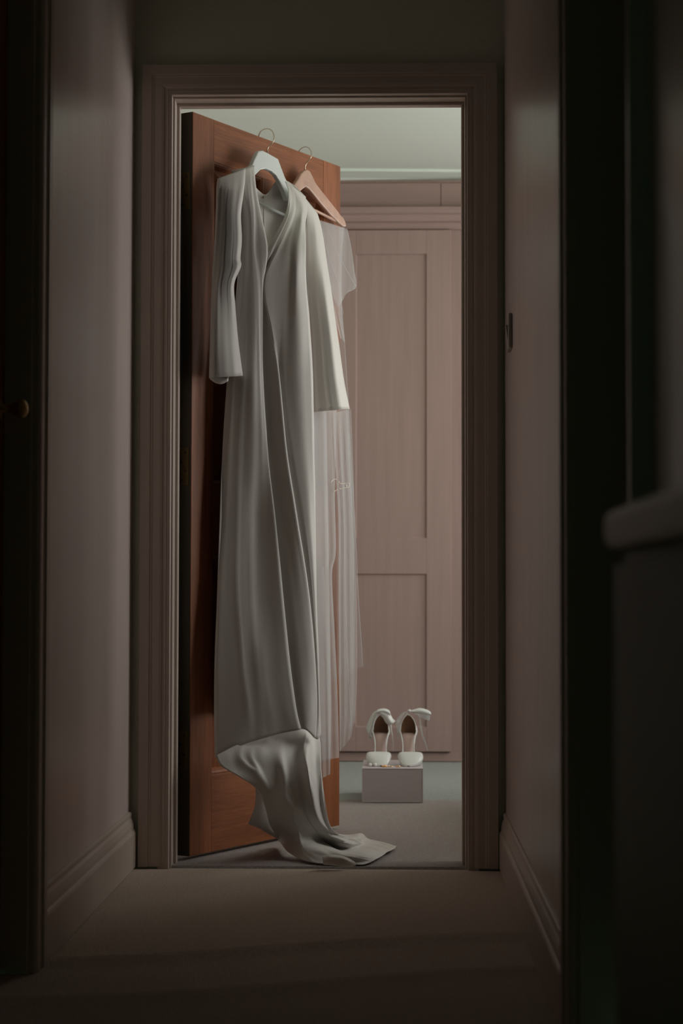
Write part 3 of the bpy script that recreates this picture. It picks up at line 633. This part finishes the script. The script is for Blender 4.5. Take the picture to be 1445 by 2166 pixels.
ribbon('bow_tail', s1, [(440, 235), (385, 265), (345, 330), (315, 400), (300, 440)], [(460, 270), (420, 320), (400, 400), (375, 500), (348, 572)], yb)
ribbon('bow_tail', s1, [(425, 262), (392, 350), (368, 450), (340, 520)], [(440, 290), (408, 370), (385, 460), (362, 572)], yb-.004)
ribbon('bow_loop', s1, [(470, 222), (520, 215), (575, 238), (592, 285), (618, 335), (650, 362)], [(475, 300), (505, 330), (525, 370), (548, 395), (580, 418), (600, 405)], yb-.008, bulge=.010)
ribbon('bow_loop', s1, [(425, 240), (455, 222), (490, 216), (540, 222), (580, 245)], [(430, 265), (462, 262), (500, 262), (545, 275), (590, 300)], yb-.014, bulge=.006)
ribbon('bow_tail', s1, [(600, 400), (608, 480), (618, 560), (625, 650), (624, 720)], [(590, 410), (600, 490), (612, 570), (619, 650), (620, 720)], yb-.002, bulge=.001)
def knot(par, a, b, r):
    c = ony(*Z5(a, b), BY+yb-.012)
    rings = [[(c[0]+r*1.25*math.sin(u)*math.cos(v)*(1+.12*math.sin(3*v)), c[1]+r*math.sin(u)*math.sin(v), c[2]+r*1.15*math.cos(u)) for v in [2*math.pi*k/14 for k in range(14)]] for u in [.05+(math.pi-.1)*j/9 for j in range(10)]]
    return reparent(loft('bow_knot', rings, M['satin']), par)
knot(s1, 452, 245, .0055); knot(s2, 812, 243, .0048)
ribbon('bow_loop', s2, [(830, 238), (880, 222), (935, 210), (1000, 222), (1055, 250), (1068, 275)], [(840, 262), (885, 268), (935, 272), (985, 285), (1035, 295), (1062, 290)], yb-.008, bulge=.006)
ribbon('bow_loop', s2, [(860, 270), (910, 275), (960, 284), (1010, 293), (1054, 298)], [(880, 285), (925, 300), (965, 325), (1010, 350), (1052, 355)], yb-.002, M['organza'], bulge=.003)
ribbon('bow_tail', s2, [(905, 288), (928, 330), (938, 420), (958, 530), (990, 620), (1025, 712)], [(925, 288), (940, 330), (955, 420), (975, 530), (1008, 620), (1027, 708)], yb-.006, bulge=.001)
ribbon('bow_tail', s2, [(795, 248), (735, 262), (690, 310), (655, 370), (668, 470), (672, 560), (682, 608)], [(800, 262), (755, 280), (722, 340), (700, 430), (692, 500), (680, 560), (684, 606)], yb-.004, M['organza'], bulge=.002)
ribbon('bow_tail', s2, [(790, 262), (750, 310), (725, 360), (695, 420), (672, 500)], [(796, 268), (757, 316), (732, 368), (703, 430), (680, 508)], yb-.008, bulge=.001)

def earring(px, lab):
    p = onz(px, 1622.0, BZ); r = empty('pearl_earring', (p[0], p[1], BZ)); tag(r, lab, 'earring', 'pearl earrings on the box')
    o = sph('pearl', (0, 0, .0068), .0064, M['pearl'], 14); o.parent = r
    o = sweep('post', [(0, .006, .006), (.001, .015, .003)], .0005, M['gold'], n=6); o.parent = r
    return r
earring(783, 'round pearl earring on the box lid, nearest its left corner'); earring(793.5, 'round pearl earring on the box lid, just under the left shoe toe')
def ring_(px, R_, m_, lab, flat, rz):
    p = onz(px, 1622.6, BZ); r = empty('gold_ring', (p[0], p[1], BZ), rz); tag(r, lab, 'ring', 'gold rings on the box')
    n = 28; rings = []
    for k in range(n+1):
        a = 2*math.pi*k/n; c, s = math.cos(a), math.sin(a)
        rings.append([(c*(R_+u), s*(R_+u), .0004+v) for u, v in ((-.0007, 0), (.0007, 0), (.0010, flat/2), (.0007, flat), (-.0007, flat), (-.0009, flat/2))])
    o = loft('band', rings, m_, r, cap=False)
    return r
M['gold_pale'] = mat('pale_gold', (.75, .58, .40), .3, metal=1)
ring_(813.5, .0088, M['gold'], 'broad gold ring on the box lid, first to the right of the earrings', .0052, 0)
ring_(827, .0086, M['gold_pale'], 'pale gold ring lying between the two shoe toes', .0036, .3)
rr = ring_(842, .0074, M['gold'], 'narrow gold ring under the inner side of the right shoe toe', .0036, .2)
st = sph('stone', (.002, -.008, .005), .0024, M['pearl'], 8); st.parent = rr

# ------------------------------------------------------------------ light switch on the right wall
sw = empty('light_switch', (WX1, -.26, 1.338)); tag(sw, 'square plastic light switch on the right hall wall beside the doorway', 'switch')
box('switch_plate', (-.0095, -.043, -.043, 0, .043, .043), M['plastic'], sw, bevel=.003)
ro = boxes_mesh('rocker', [(-.0145, -.012, -.017, -.009, .012, .017)])
for v in ro.vertices:
    if v.co.x < -.012 and v.co.z < 0: v.co.x += .0045
link('rocker', ro, M['plastic'], sw, bevel=.001)

# knob of the left hall door
knob(d2, .690, 1.045)

# ------------------------------------------------------------------ cabinet close to the camera, lower right
cb = empty('hall_cabinet', (.372, -4.2, 0)); tag(cb, 'dark painted cabinet with a rounded pale top, out of focus at the right edge', 'cabinet')
x1 = WX1-.003-.372; ya, yb_ = .05, .93
# local x: 0 = front face of top, y = along the hall
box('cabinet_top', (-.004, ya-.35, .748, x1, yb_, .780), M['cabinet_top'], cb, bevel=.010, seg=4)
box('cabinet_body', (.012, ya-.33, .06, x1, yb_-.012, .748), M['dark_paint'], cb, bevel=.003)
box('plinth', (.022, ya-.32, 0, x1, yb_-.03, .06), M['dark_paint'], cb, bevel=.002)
for k in range(2):
    a = ya-.325+k*.605; b = min(a+.60, yb_-.02)
    d = box('cabinet_door', (.002, a, .075, .0115, b, .735), M['dark_paint'], cb, bevel=.002)
    q = sweep('knob', [(.002, (b-.04) if k == 0 else (a+.04), .62), (-.016, (b-.04) if k == 0 else (a+.04), .62)], [.005, .010], M['brass'], d, n=12)
